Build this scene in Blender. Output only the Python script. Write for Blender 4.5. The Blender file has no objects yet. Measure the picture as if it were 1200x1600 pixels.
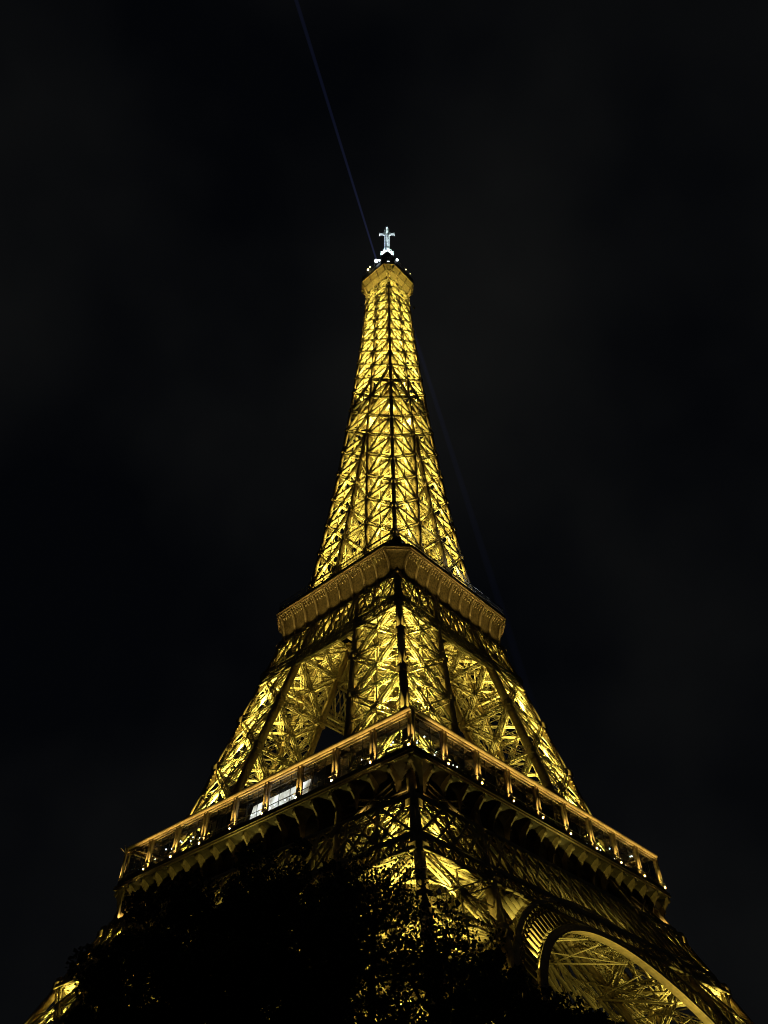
import bpy, math, random
import numpy as np
from mathutils import Vector, Matrix

R = math.radians
PI = math.pi
scene = bpy.context.scene
COL = scene.collection

# ------------------------------------------------------------------ camera
yaw, pitch, roll = 0.7439, 0.8014, -0.0040
fw = Vector((math.cos(yaw) * math.cos(pitch), math.sin(yaw) * math.cos(pitch), math.sin(pitch)))
rt = Vector((math.sin(yaw), -math.cos(yaw), 0))
up = rt.cross(fw)
r2 = math.cos(roll) * rt + math.sin(roll) * up
u2 = -math.sin(roll) * rt + math.cos(roll) * up
cam_data = bpy.data.cameras.new("camera")
cam = bpy.data.objects.new("camera", cam_data)
COL.objects.link(cam)
cam.matrix_world = Matrix((
    (r2.x, u2.x, -fw.x, -110.256), (r2.y, u2.y, -fw.y, -99.238), (r2.z, u2.z, -fw.z, 1.6), (0, 0, 0, 1)))
cam_data.sensor_fit = 'HORIZONTAL'
cam_data.sensor_width = 36
cam_data.lens = 1252.94 / 1200 * 36
cam_data.clip_start = 0.1
cam_data.clip_end = 6000
scene.camera = cam

# ------------------------------------------------------------------ night sky
world = bpy.data.worlds.new("World")
scene.world = world
world.use_nodes = True
wn = world.node_tree
wn.nodes.clear()
wo = wn.nodes.new('ShaderNodeOutputWorld')
bg = wn.nodes.new('ShaderNodeBackground')
tc = wn.nodes.new('ShaderNodeTexCoord')
nz = wn.nodes.new('ShaderNodeTexNoise')
nz.inputs['Scale'].default_value = 1.7
nz.inputs['Detail'].default_value = 4.0
nz.inputs['Roughness'].default_value = 0.5
mp = wn.nodes.new('ShaderNodeMapping')
mp.inputs['Location'].default_value = (0.62, 0.1, 0.35)
cr = wn.nodes.new('ShaderNodeValToRGB')
cr.color_ramp.elements[0].position = 0.36
cr.color_ramp.elements[0].color = (0.0010, 0.0013, 0.0020, 1)
cr.color_ramp.elements[1].position = 0.68
cr.color_ramp.elements[1].color = (0.0064, 0.0066, 0.0064, 1)
wn.links.new(tc.outputs['Generated'], mp.inputs['Vector'])
wn.links.new(mp.outputs['Vector'], nz.inputs['Vector'])
wn.links.new(nz.outputs['Fac'], cr.inputs['Fac'])
wn.links.new(cr.outputs['Color'], bg.inputs['Color'])
bg.inputs['Strength'].default_value = 1.0
wn.links.new(bg.outputs['Background'], wo.inputs['Surface'])

scene.view_settings.view_transform = 'Standard'
scene.view_settings.look = 'None'
scene.view_settings.exposure = 0.0
scene.view_settings.gamma = 1.0
scene.cycles.max_bounces = 4
scene.cycles.diffuse_bounces = 2
scene.cycles.glossy_bounces = 2
scene.cycles.transmission_bounces = 3
scene.cycles.transparent_max_bounces = 10
scene.cycles.volume_bounces = 0
scene.cycles.use_adaptive_sampling = False
scene.cycles.sample_clamp_indirect = 3.0
scene.cycles.use_denoising = True
scene.cycles.filter_width = 1.0

GAIN = 5.0
GOLD = (1.0, 0.84, 0.16)
AMBER = (1.0, 0.69, 0.18)
COLD = (0.80, 0.93, 1.0)

# ------------------------------------------------------------------ materials
def mat(name, col, rough=0.6, metal=0.0, var=0.25, scale=0.6, emit=None, estr=0.0, bump=0.0):
    m = bpy.data.materials.new(name)
    m.use_nodes = True
    nt = m.node_tree
    b = nt.nodes['Principled BSDF']
    b.inputs['Roughness'].default_value = rough
    b.inputs['Metallic'].default_value = metal
    t = nt.nodes.new('ShaderNodeTexCoord')
    n = nt.nodes.new('ShaderNodeTexNoise')
    n.inputs['Scale'].default_value = scale
    n.inputs['Detail'].default_value = 5
    nt.links.new(t.outputs['Object'], n.inputs['Vector'])
    c = nt.nodes.new('ShaderNodeValToRGB')
    c.color_ramp.elements[0].position = 0.3
    c.color_ramp.elements[1].position = 0.7
    c.color_ramp.elements[0].color = tuple(x * (1 - var) for x in col) + (1,)
    c.color_ramp.elements[1].color = tuple(min(1, x * (1 + var)) for x in col) + (1,)
    nt.links.new(n.outputs['Fac'], c.inputs['Fac'])
    nt.links.new(c.outputs['Color'], b.inputs['Base Color'])
    if emit:
        m.cycles.emission_sampling = 'NONE'
        b.inputs['Emission Color'].default_value = tuple(emit) + (1,)
        b.inputs['Emission Strength'].default_value = estr
    if bump:
        bm_ = nt.nodes.new('ShaderNodeBump')
        bm_.inputs['Strength'].default_value = bump
        nt.links.new(n.outputs['Fac'], bm_.inputs['Height'])
        nt.links.new(bm_.outputs['Normal'], b.inputs['Normal'])
    return m

IRON = mat('painted_iron', (0.40, 0.33, 0.20), 0.55, var=0.22, scale=0.9)
IRON_PLATE = mat('painted_plate', (0.36, 0.27, 0.16), 0.5, var=0.25, scale=1.6)
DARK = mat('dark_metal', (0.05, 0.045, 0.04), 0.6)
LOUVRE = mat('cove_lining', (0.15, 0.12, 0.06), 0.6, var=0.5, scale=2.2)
VAULT = mat('vault_shade', (0.05, 0.04, 0.024), 0.6, var=0.5, scale=1.2)  # iron darkened so the vaults look unlit, shade put into the colour
CONSOLE = mat('console_shaded_iron', (0.20, 0.155, 0.09), 0.55, var=0.4, scale=1.3)  # darker copy of the plate paint, shade on the consoles put into the colour
STONE = mat('footing_stone', (0.35, 0.31, 0.25), 0.85, scale=0.4, bump=0.3)
WHITE = mat('white_paint', (0.78, 0.82, 0.82), 0.5, var=0.12, scale=1.5)
RED = mat('red_brown_cabin', (0.05, 0.012, 0.01), 0.6)
BULB = mat('bulb_glow', (0.9, 0.9, 0.9), emit=(0.85, 0.93, 1.0), estr=5.0, var=0)
WARMBULB = mat('warm_bulb_glow', (0.9, 0.9, 0.7), emit=(1.0, 0.8, 0.3), estr=6.0, var=0)
BEACON = mat('beacon_glow', (0.9, 0.9, 0.9), emit=(0.82, 0.93, 1.0), estr=8.0, var=0)
BARK = mat('bark', (0.10, 0.075, 0.05), 0.9, scale=3, bump=0.5)
LEAF = mat('leaf_green', (0.05, 0.085, 0.025), 0.6, var=0.4, scale=0.5)
LEAF2 = mat('leaf_dark_green', (0.04, 0.07, 0.022), 0.6, var=0.4, scale=0.5)
GRASS = mat('grass_ground', (0.045, 0.07, 0.025), 0.95, scale=0.2)
PATH = mat('gravel_path', (0.30, 0.27, 0.22), 0.95, scale=2.0)

def glass_mat():
    m = bpy.data.materials.new('clear_glass')
    m.use_nodes = True
    nt = m.node_tree
    nt.nodes.clear()
    o = nt.nodes.new('ShaderNodeOutputMaterial')
    t = nt.nodes.new('ShaderNodeBsdfTransparent')
    t.inputs['Color'].default_value = (0.72, 0.75, 0.74, 1)
    g = nt.nodes.new('ShaderNodeBsdfGlossy')
    g.inputs['Roughness'].default_value = 0.03
    x = nt.nodes.new('ShaderNodeMixShader')
    x.inputs[0].default_value = 0.08
    nt.links.new(t.outputs[0], x.inputs[1])
    nt.links.new(g.outputs[0], x.inputs[2])
    nt.links.new(x.outputs[0], o.inputs['Surface'])
    return m
GLASS = glass_mat()

def screen_mat():
    m = bpy.data.materials.new('lit_white_facade')
    m.use_nodes = True
    nt = m.node_tree
    b = nt.nodes['Principled BSDF']
    b.inputs['Base Color'].default_value = (0.6, 0.6, 0.55, 1)
    t = nt.nodes.new('ShaderNodeTexCoord')
    n = nt.nodes.new('ShaderNodeTexNoise')
    n.inputs['Scale'].default_value = 0.5
    n.inputs['Detail'].default_value = 6
    c = nt.nodes.new('ShaderNodeValToRGB')
    c.color_ramp.elements[0].position = 0.35
    c.color_ramp.elements[0].color = (0.22, 0.18, 0.13, 1)
    c.color_ramp.elements[1].position = 0.62
    c.color_ramp.elements[1].color = (0.95, 0.95, 0.9, 1)
    nt.links.new(t.outputs['Object'], n.inputs['Vector'])
    nt.links.new(n.outputs['Fac'], c.inputs['Fac'])
    nt.links.new(c.outputs['Color'], b.inputs['Emission Color'])
    b.inputs['Emission Strength'].default_value = 2.4
    m.cycles.emission_sampling = 'NONE'
    return m
SCREEN = screen_mat()

# ------------------------------------------------------------------ mesh builder
class MB:
    def __init__(s):
        s.b = []      # bars: p0 p1 w d n
        s.v = []
        s.f = []
    def bar(s, p0, p1, w, d=None, n=(0, 0, 1)):
        s.b.append((p0[0], p0[1], p0[2], p1[0], p1[1], p1[2], w, d if d else w, n[0], n[1], n[2]))
    def girder(s, p0, p1, width, n, depth=0.0, chord=0.12, pitch=None, lace=None):
        p0 = Vector(p0); p1 = Vector(p1); n = Vector(n)
        t = (p1 - p0); L = t.length
        if L < 0.2: return
        t /= L
        sd = t.cross(n).normalized(); nn = sd.cross(t).normalized()
        pitch = pitch or width * 0.95
        lace = lace or min(.09, chord * 0.6)
        k = max(2, int(L / pitch))
        offs = (-depth / 2, depth / 2) if depth > 0 else (0,)
        for o in offs:
            a = p0 + nn * o; b = p1 + nn * o
            s.bar(a + sd * width / 2, b + sd * width / 2, chord, chord * 2.2, nn)
            s.bar(a - sd * width / 2, b - sd * width / 2, chord, chord * 2.2, nn)
            for i in range(k):
                g = 1 if i % 2 else -1
                s.bar(a + t * (L * i / k) + sd * g * width / 2, a + t * (L * (i + 1) / k) - sd * g * width / 2, lace, lace * 0.6, nn)
        if depth > 0:
            for g in (-1, 1):
                for i in range(k):
                    q = 1 if i % 2 else -1
                    s.bar(p0 + sd * g * width / 2 + t * (L * i / k) + nn * q * depth / 2,
                          p0 + sd * g * width / 2 + t * (L * (i + 1) / k) - nn * q * depth / 2, lace, lace * 0.6, sd)
    def box(s, x0, x1, y0, y1, z0, z1):
        i = len(s.v)
        s.v += [(x0, y0, z0), (x1, y0, z0), (x1, y1, z0), (x0, y1, z0), (x0, y0, z1), (x1, y0, z1), (x1, y1, z1), (x0, y1, z1)]
        s.f += [(i, i + 3, i + 2, i + 1), (i + 4, i + 5, i + 6, i + 7), (i, i + 1, i + 5, i + 4), (i + 1, i + 2, i + 6, i + 5), (i + 2, i + 3, i + 7, i + 6), (i + 3, i, i + 4, i + 7)]
    def grid(s, rows, close=False):
        i = len(s.v); m = len(rows[0])
        for r_ in rows: s.v += [tuple(p) for p in r_]
        for a in range(len(rows) - 1):
            for b in range(m if close else m - 1):
                c = (b + 1) % m
                s.f.append((i + a * m + b, i + a * m + c, i + (a + 1) * m + c, i + (a + 1) * m + b))
    def poly(s, pts):
        i = len(s.v); s.v += [tuple(p) for p in pts]; s.f.append(tuple(range(i, i + len(pts))))
    def prism(s, pts, off):
        off = Vector(off)
        a = [Vector(p) for p in pts]; b = [p + off for p in a]
        s.poly(a[::-1]); s.poly(b)
        s.grid([a, b], close=True)
    def tube(s, pts, r0, r1, seg=8):
        P = [Vector(p) for p in pts]; rows = []
        for k, p in enumerate(P):
            d = (P[min(k + 1, len(P) - 1)] - P[max(k - 1, 0)]).normalized()
            a = d.orthogonal().normalized(); b = d.cross(a)
            r = r0 + (r1 - r0) * k / (len(P) - 1)
            rows.append([p + (a * math.cos(2 * PI * j / seg) + b * math.sin(2 * PI * j / seg)) * r for j in range(seg)])
        s.grid(rows, close=True)
        s.poly(rows[0][::-1]); s.poly(rows[-1])
    def sphere(s, c, r, seg=8, ring=5):
        rows = [[(c[0] + r * math.sin(PI * i / ring) * math.cos(2 * PI * j / seg), c[1] + r * math.sin(PI * i / ring) * math.sin(2 * PI * j / seg), c[2] - r * math.cos(PI * i / ring)) for j in range(seg)] for i in range(0, ring + 1)]
        s.grid(rows, close=True)
    def mesh(s, name, m):
        vs = np.array(s.v, dtype=float).reshape(-1, 3)
        polys = list(s.f)
        me = bpy.data.meshes.new(name)
        if s.b:
            A = np.array([[float(x) for x in r_] for r_ in s.b])
            p0, p1, w, d, n = A[:, :3], A[:, 3:6], A[:, 6:7], A[:, 7:8], A[:, 8:11]
            t = p1 - p0; t /= np.maximum(np.linalg.norm(t, axis=1, keepdims=True), 1e-9)
            sd = np.cross(t, n); l = np.linalg.norm(sd, axis=1, keepdims=True)
            bad = l[:, 0] < 1e-3
            sd[bad] = np.cross(t[bad], np.array([[0.3, 0.9, 0.2]])) ; l = np.linalg.norm(sd, axis=1, keepdims=True)
            sd /= l; nn = np.cross(sd, t)
            V = np.empty((len(A), 8, 3))
            for k, (a, b) in enumerate(((-1, -1), (1, -1), (1, 1), (-1, 1))):
                o = sd * w * a / 2 + nn * d * b / 2
                V[:, k] = p0 + o; V[:, k + 4] = p1 + o
            base = len(vs) + np.arange(len(A))[:, None, None] * 8
            F = np.array([(0, 1, 5, 4), (1, 2, 6, 5), (2, 3, 7, 6), (3, 0, 4, 7), (3, 2, 1, 0), (4, 5, 6, 7)])[None] + base
            vs = np.vstack([vs, V.reshape(-1, 3)])
            F = F.reshape(-1, 4)
        else:
            F = np.zeros((0, 4), int)
        lens = np.array([len(p) for p in polys] + [4] * len(F), dtype=np.int32)
        loops = np.concatenate([np.array([i for p in polys for i in p], dtype=np.int32), F.ravel().astype(np.int32)])
        me.vertices.add(len(vs)); me.vertices.foreach_set('co', vs.ravel())
        me.loops.add(len(loops)); me.loops.foreach_set('vertex_index', loops)
        me.polygons.add(len(lens)); me.polygons.foreach_set('loop_start', np.concatenate([[0], np.cumsum(lens)[:-1]]).astype(np.int32))
        me.polygons.foreach_set('loop_total', lens)
        me.update(calc_edges=True); me.validate()
        for q in (m if isinstance(m, tuple) else (m,)): me.materials.append(q)
        if isinstance(m, tuple):            # first material for the sheets, second for the bars
            me.polygons.foreach_set('material_index', np.array([0] * len(polys) + [1] * len(F), dtype=np.int32))
        return me

def add(name, me, parent=None, loc=None, rz=0.0):
    o = bpy.data.objects.new(name, me)
    COL.objects.link(o)
    if parent: o.parent = parent
    if loc: o.location = loc
    o.rotation_euler = (0, 0, rz)
    return o

def tag(o, label=None, cat=None, group=None, kind=None):
    if label: o['label'] = label
    if cat: o['category'] = cat
    if group: o['group'] = group
    if kind: o['kind'] = kind
    return o

def copy_part(o, rz):
    c = o.copy(); COL.objects.link(c); c.parent = o.parent
    c.rotation_euler = (0, 0, o.rotation_euler.z + rz)
    for ch in list(o.children):
        d = ch.copy(); COL.objects.link(d); d.parent = c
        d.matrix_parent_inverse = ch.matrix_parent_inverse
    return c

def four(o):
    return [o] + [copy_part(o, PI / 2 * k) for k in (1, 2, 3)]

def add_light(name, kind, loc, aim, energy, color, cone=120, size=0.3, parent=None):
    l = bpy.data.lights.new(name, kind)
    l.energy = energy * GAIN; l.color = color
    l.shadow_soft_size = size
    if kind == 'SPOT':
        l.spot_size = R(cone); l.spot_blend = 0.5
    o = bpy.data.objects.new(name, l)
    COL.objects.link(o)
    o.location = loc
    o.rotation_mode = 'QUATERNION'
    o.rotation_quaternion = Vector(aim).to_track_quat('-Z', 'Y')
    if parent: o.parent = parent
    return o

# ------------------------------------------------------------------ tower profile (metres)
ZS = [0, 57.5, 57.6, 115.7, 115.8, 130, 151, 173, 200, 228, 254, 268, 276]
WS = [58.5, 31.8, 30.5, 16.7, 15.9, 13.75, 11.8, 10.1, 8.45, 7.05, 6.05, 5.6, 5.3]
def W(z): return float(np.interp(z, ZS, WS))
def I(z):                                   # inner edge of a leg
    if z < 57.55: return W(z) - 14.6
    if z < 115.75: return W(z) - float(np.interp(z, [57.6, 115.7], [14.0, 11.4]))
    return max(0.0, W(z) - 9.5)

tower = bpy.data.objects.new('iron_tower', None)
COL.objects.link(tower)
tag(tower, 'tall four-legged iron lattice tower lit gold against the night sky', 'tower')

def leg_corner(i, j, z, inset=0.0):
    """i,j = 0 outer / 1 inner coordinate of the near (-,-) leg; inset moves the axis of the member inside the skin."""
    o = W(z) - inset; n = I(z) + inset
    return Vector((-(n if i else o), -(n if j else o), z))

FACES = [((0, 1), (0, 0), (-1, 0, 0)),     # outer face x=-W
         ((0, 0), (1, 0), (0, -1, 0)),     # outer face y=-W
         ((1, 0), (1, 1), (1, 0, 0)),      # inner
         ((1, 1), (0, 1), (0, 1, 0))]

def panel(mb, a0, b0, a1, b1, n, w, chord, depth, thin=True, horiz=True, sub=False):
    a0, b0, a1, b1 = map(Vector, (a0, b0, a1, b1))
    mb.girder(a0, b1, w, n, depth, chord)
    mb.girder(b0, a1, w, n, depth, chord)
    if horiz: mb.girder(a1, b1, w * 0.8, n, depth, chord)
    c = (a0 + b0 + a1 + b1) / 4
    if thin:
        mb.bar((a0 + b0) / 2, (a1 + b1) / 2, chord * 1.2, chord * 1.2, n)
        mb.bar((a0 + a1) / 2, (b0 + b1) / 2, chord * 1.1, chord * 1.1, n)
    if sub:
        for p, q in (((a0 + a1) / 2, (a0 + b0) / 2), ((b0 + b1) / 2, (a0 + b0) / 2), ((a0 + a1) / 2, (a1 + b1) / 2), ((b0 + b1) / 2, (a1 + b1) / 2)):
            mb.girder(p, q, w * 0.4, n, 0, chord * 0.55)
    # gusset at the crossing
    nv = Vector(n); t = (b1 - a0).normalized(); g = w * 0.6
    mb.bar(c - t * g, c + t * g, g * 1.3, 0.06 + depth, n)

def build_leg(nodes, w, chord, depth, inset, faces=(0, 1, 2, 3), diaph=True, infill=False, seed=1, sub=False):
    mb = MB()
    rnd = random.Random(seed)
    for k in range(len(nodes) - 1):
        z0, z1 = nodes[k], nodes[k + 1]
        for f in faces:
            A, B, n = FACES[f]
            panel(mb, leg_corner(*A, z0, inset), leg_corner(*B, z0, inset), leg_corner(*A, z1, inset), leg_corner(*B, z1, inset), n, w, chord, depth, sub=sub)
        C = [leg_corner(*c, z1, inset) for c in ((0, 0), (1, 0), (1, 1), (0, 1))]
        if diaph:
            mb.girder(C[0], C[2], w * 0.7, (0, 0, 1), 0, chord)
            mb.girder(C[1], C[3], w * 0.7, (0, 0, 1), 0, chord)
            M = [(C[i] + C[(i + 1) % 4]) / 2 for i in range(4)]
            for i in range(4):
                mb.girder(M[i], M[(i + 1) % 4], w * 0.5, (0, 0, 1), 0, chord * 0.8)
        if infill:
            C0 = [leg_corner(*c, z0, inset) for c in ((0, 0), (1, 0), (1, 1), (0, 1))]
            m0 = sum(C0, Vector()) / 4; m1 = sum(C, Vector()) / 4
            # cross ties through the inside of the leg
            for i in range(4):
                e = (C0[i] + C[i]) / 2
                mb.girder(e, m0, w * 0.4, (0.3, 0.5, 0.8), 0, chord * 0.7)
                mb.girder(e, m1, w * 0.4, (0.5, -0.3, 0.8), 0, chord * 0.7)
            # stair flight and inclined lift rails
            for dx, dy in ((-1.3, 1.3), (1.3, -1.3), (-1.3, -1.3), (1.3, 1.3)):
                mb.girder(m0 + Vector((dx, dy, 0)), m1 + Vector((dx, dy, 0)), 0.7, (dx, dy, 0), 0, chord)
            st = 4
            for q in range(st):
                pa = m0.lerp(m1, q / st); pb = m0.lerp(m1, (q + 1) / st)
                g = 1 if q % 2 else -1
                mb.bar(pa + Vector((g * 2.2, -2.6, 0)), pb + Vector((-g * 2.2, -2.6, 0)), 0.9, 0.12, (0, 0, 1))
                mb.bar(pb + Vector((-3, -2.6, 0)), pb + Vector((3, -2.6, 0)), 0.9, 0.1, (0, 0, 1))
                mb.bar(pa + Vector((-2.6, g * 2.2, 0)), pb + Vector((-2.6, -g * 2.2, 0)), 0.7, 0.12, (0, 0, 1))
    return mb

def rafter(i, j, nodes, size, inset, studs=False, gus=1.75):
    mb = MB()
    z = nodes
    for k in range(len(z) - 1):
        a = leg_corner(i, j, z[k], inset); b = leg_corner(i, j, z[k + 1], inset)
        dx, dy = (size, size) if i == j else ((size * 1.5, size * .75) if j else (size * .75, size * 1.5))
        mb.bar(a, b, dx, dy, (0, 1, 0))
    for k in range(len(z)):
        c = leg_corner(i, j, z[k], inset); g = size * gus / 2; h = size * 0.9
        mb.prism([(c.x - g, c.y - g, c.z - h * .4), (c.x + g, c.y - g, c.z - h * .4), (c.x + g, c.y + g, c.z - h * .4), (c.x - g, c.y + g, c.z - h * .4)], (0, 0, h * 1.1))
        mb.bar(c - Vector((0, 0, h * 1.3)), c + Vector((0, 0, h * 1.5)), size * 1.25, size * 1.25, (0, 1, 0))
    if studs:
        n = int((z[-1] - z[0]) / 0.8)
        for q in range(n):
            zz = z[0] + 0.8 * q + .3
            c = leg_corner(i, j, zz, inset); g = size / 2
            mb.bar(c + Vector((g, -g * .85, 0)), c + Vector((g + .2, -g * .85, 0)), .34, .12)
            mb.bar(c + Vector((-g * .85, g, 0)), c + Vector((-g * .85, g + .2, 0)), .34, .12)
    return mb

def make_leg(name, nodes, w, chord, depth, size, inset, **kw):
    studs = kw.pop('studs', False)
    mb = build_leg(nodes, w, chord, depth, inset, **kw)
    o = add(name, mb.mesh('leg_lattice', IRON), tower)
    for ij in ((0, 0), (0, 1), (1, 0), (1, 1)):
        add('rafter', rafter(*ij, nodes, size, inset, studs and ij == (0, 0)).mesh('rafter', IRON_PLATE), o)
    return o

# legs up to the first floor
low_nodes = [3.0, 13.5, 24.0, 33.5, 41.6, 49.5, 56.4]
pier = make_leg('lower_leg', low_nodes, 0.95, 0.16, 0.6, 1.0, 0.5)
for (i, j) in ((0, 0), (0, 1), (1, 0), (1, 1)):
    fb = MB()
    c = leg_corner(i, j, 1.5)
    fb.prism([(c.x - 3, c.y - 3, 0), (c.x + 3, c.y - 3, 0), (c.x + 3, c.y + 3, 0), (c.x - 3, c.y + 3, 0)], (0, 0, 2.4))
    fb.prism([(c.x - 2, c.y - 2, 2.4), (c.x + 2, c.y - 2, 2.4), (c.x + 2, c.y + 2, 2.4), (c.x - 2, c.y + 2, 2.4)], (0, 0, 1.4))
    add('stone_footing', fb.mesh('stone_footing', STONE), pier)
four(pier)

# legs from first to second floor
mid_nodes = [58.2, 69.2, 80.2, 90.9, 102.0, 110.0]
leg2 = make_leg('upper_leg', mid_nodes, 0.9, 0.14, 0.5, 1.0, 0.45, studs=True, sub=True)
four(leg2)

# shaft from second floor to the merge of the four legs
sp_nodes = [117.0, 128.6, 138.9, 148.9, 158.9, 169.1, 178.8]
leg3 = make_leg('shaft_leg', sp_nodes, 0.66, 0.15, 0.35, 0.72, 0.36, studs=False)
four(leg3)

# single shaft above
top_nodes = [178.8, 188.6, 198.4, 207.8, 215.7, 224.2, 231.3, 238.0, 244.8, 251.0, 257.1, 262.5, 267.6, 272.5]
def side_pt(s, out, z): return Vector((-out, s, z))
shaft = MB()
for k in range(len(top_nodes) - 1):
    z0, z1 = top_nodes[k], top_nodes[k + 1]
    a, b = W(z0) - .3, W(z1) - .3
    t = np.interp(z0, [178, 270], [0.62, 0.42])
    for s0 in (-1, 0):
        panel(shaft, side_pt(s0 * a, a, z0), side_pt((s0 + 1) * a, a, z0), side_pt(s0 * b, b, z1), side_pt((s0 + 1) * b, b, z1), (-1, 0, 0), t, t * .24, t * .55, thin=False)
        shaft.bar(side_pt((s0 + .5) * a, a, z0), side_pt((s0 + .5) * b, b, z1), .1, .2, (-1, 0, 0))
    # floor frame of this storey and ties to the lift shaft
    shaft.bar(side_pt(-b, b, z1), side_pt(0, 0.3, z1), t * .5, t * .4)
    shaft.bar(side_pt(0, b, z1), side_pt(0, 2.2, z1), t * .5, t * .4)
    shaft.bar(side_pt(0, b, z1), side_pt(b, b, z1).lerp(side_pt(0, 0, z1), .5), t * .35, t * .3)
    shaft.bar(side_pt(0, b, z1), side_pt(-b, b, z1).lerp(side_pt(0, 0, z1), .5), t * .35, t * .3)
sh = add('shaft_side', shaft.mesh('shaft_side', IRON), tower)
rm = MB()
for k in range(len(top_nodes) - 1):
    z0, z1 = top_nodes[k], top_nodes[k + 1]
    sz = np.interp(z0, [178, 270], [0.7, 0.5])
    rm.bar(side_pt(0, W(z0) - sz / 2, z0), side_pt(0, W(z1) - sz / 2, z1), sz * .6, sz, (-1, 0, 0))
    rm.bar(side_pt(0, W(z1) - .2, z1 - sz), side_pt(0, W(z1) - .2, z1 + sz), sz * 1.3, .45, (-1, 0, 0))
add('centre_rafter', rm.mesh('centre_rafter', IRON_PLATE), sh)
rm = MB()
for k in range(len(top_nodes) - 1):
    z0, z1 = top_nodes[k], top_nodes[k + 1]
    sz = np.interp(z0, [178, 270], [0.72, 0.46])
    rm.bar((-W(z0) + sz / 2, -W(z0) + sz / 2, z0), (-W(z1) + sz / 2, -W(z1) + sz / 2, z1), sz, sz, (0, 1, 0))
    rm.bar((-W(z1) + sz / 2, -W(z1) + sz / 2, z1 - sz * .8), (-W(z1) + sz / 2, -W(z1) + sz / 2, z1 + sz), sz * 1.55, sz * 1.55, (0, 1, 0))
add('corner_rafter', rm.mesh('corner_rafter', IRON_PLATE), sh)
four(sh)

# ties across the gap between neighbouring shaft legs
gp = MB()
for k in range(len(sp_nodes) - 1):
    z0, z1 = sp_nodes[k], sp_nodes[k + 1]
    a, b, ga, gb = W(z0) - .36, W(z1) - .36, I(z0) + .3, I(z1) + .3
    gp.girder(side_pt(-gb, b, z1), side_pt(gb, b, z1), .5, (-1, 0, 0), .3, .1)
    gp.bar(side_pt(-ga, a, z0), side_pt(gb, b, z1), .16, .16, (-1, 0, 0))
    gp.bar(side_pt(ga, a, z0), side_pt(-gb, b, z1), .16, .16, (-1, 0, 0))
    gp.girder(side_pt(-gb, I(z1), z1), side_pt(gb, I(z1), z1), .5, (-1, 0, 0), .3, .1)
    gp.girder(side_pt(-gb, I(z1), z1), side_pt(0, b, z1), .4, (0, 0, 1), 0, .1)
    gp.girder(side_pt(gb, I(z1), z1), side_pt(0, b, z1), .4, (0, 0, 1), 0, .1)
four(add('gap_bracing', gp.mesh('gap_bracing', IRON), tower))

# central lift shaft and the halfway changing platform
ls = MB()
for k, (z0, z1) in enumerate(zip(np.arange(118, 272, 5.5), np.arange(123.5, 278, 5.5))):
    h = 2.1
    P = [(-h, -h), (h, -h), (h, h), (-h, h)]
    for q in range(4):
        (x0, y0), (x1, y1) = P[q], P[(q + 1) % 4]
        n = ((x0 + x1) / 4, (y0 + y1) / 4, 0)
        ls.bar((x0, y0, z0), (x0, y0, z1), .34, .34, (0, 1, 0))
        ls.bar((x0, y0, z1), (x1, y1, z1), .3, .2, n)
        ls.bar((x0, y0, z0), (x1, y1, z1), .14, .1, n)
        ls.bar((x1, y1, z0), (x0, y0, z1), .14, .1, n)
        ls.bar(((x0 + x1) / 2, (y0 + y1) / 2, z0), ((x0 + x1) / 2, (y0 + y1) / 2, z1), .22, .5, n)
add('lift_shaft', ls.mesh('lift_shaft', IRON_PLATE), tower)
hp = MB()
for z in (194.6, 196.2):
    h = W(z) - 1.2
    hp.box(-h, -2.6, -h, h, z, z + .18); hp.box(2.6, h, -h, h, z, z + .18)
    hp.box(-2.6, 2.6, -h, -2.6, z, z + .18); hp.box(-2.6, 2.6, 2.6, h, z, z + .18)
for q in np.linspace(-6.5, 6.5, 9):
    hp.box(q - .08, q + .08, -7, 7, 194.2, 194.6)
hp.box(-5, -2.7, -5, -2.7, 196.4, 199.2); hp.box(2.7, 5, 2.7, 5, 196.4, 199.2)
add('halfway_platform', hp.mesh('halfway_platform', IRON_PLATE), tower)

# ------------------------------------------------------------------ belt girders
def belt(z0, z1, w_fn, cell, wbar, chord, s_half_fn, depth=.35, off=0.05, verts=0, hor=True, xlat=1):
    """double lattice girder across one whole side between heights z0 and z1"""
    mb = MB()
    a0, a1 = w_fn(z0) + off, w_fn(z1) + off
    h0, h1 = s_half_fn(z0), s_half_fn(z1)
    n = max(2, int(round(2 * h0 / cell)))
    for i in range(n):
        for (p, q) in ((i, i + xlat), (i + xlat, i)):
            if max(p, q) > n: continue
            mb.bar(side_pt(-h0 + 2 * h0 * p / n, a0, z0), side_pt(-h1 + 2 * h1 * q / n, a1, z1), wbar, depth, (-1, 0, 0))
    if verts:
        m = max(1, int(round(2 * h0 / verts)))
        for i in range(m + 1):
            mb.bar(side_pt(-h0 + 2 * h0 * i / m, a0 - .02, z0), side_pt(-h1 + 2 * h1 * i / m, a1 - .02, z1), wbar * 1.7, depth * 1.1, (-1, 0, 0))
    if hor:
        mb.bar(side_pt(-h0, a0, z0), side_pt(h0, a0, z0), chord, depth * 1.5, (-1, 0, 0))
        mb.bar(side_pt(-h1, a1, z1), side_pt(h1, a1, z1), chord, depth * 1.5, (-1, 0, 0))
    return mb

def merge(*ms):
    o = MB()
    for m in ms:
        k = len(o.v); o.v += m.v; o.f += [tuple(i + k for i in f) for f in m.f]; o.b += m.b
    return o

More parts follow.
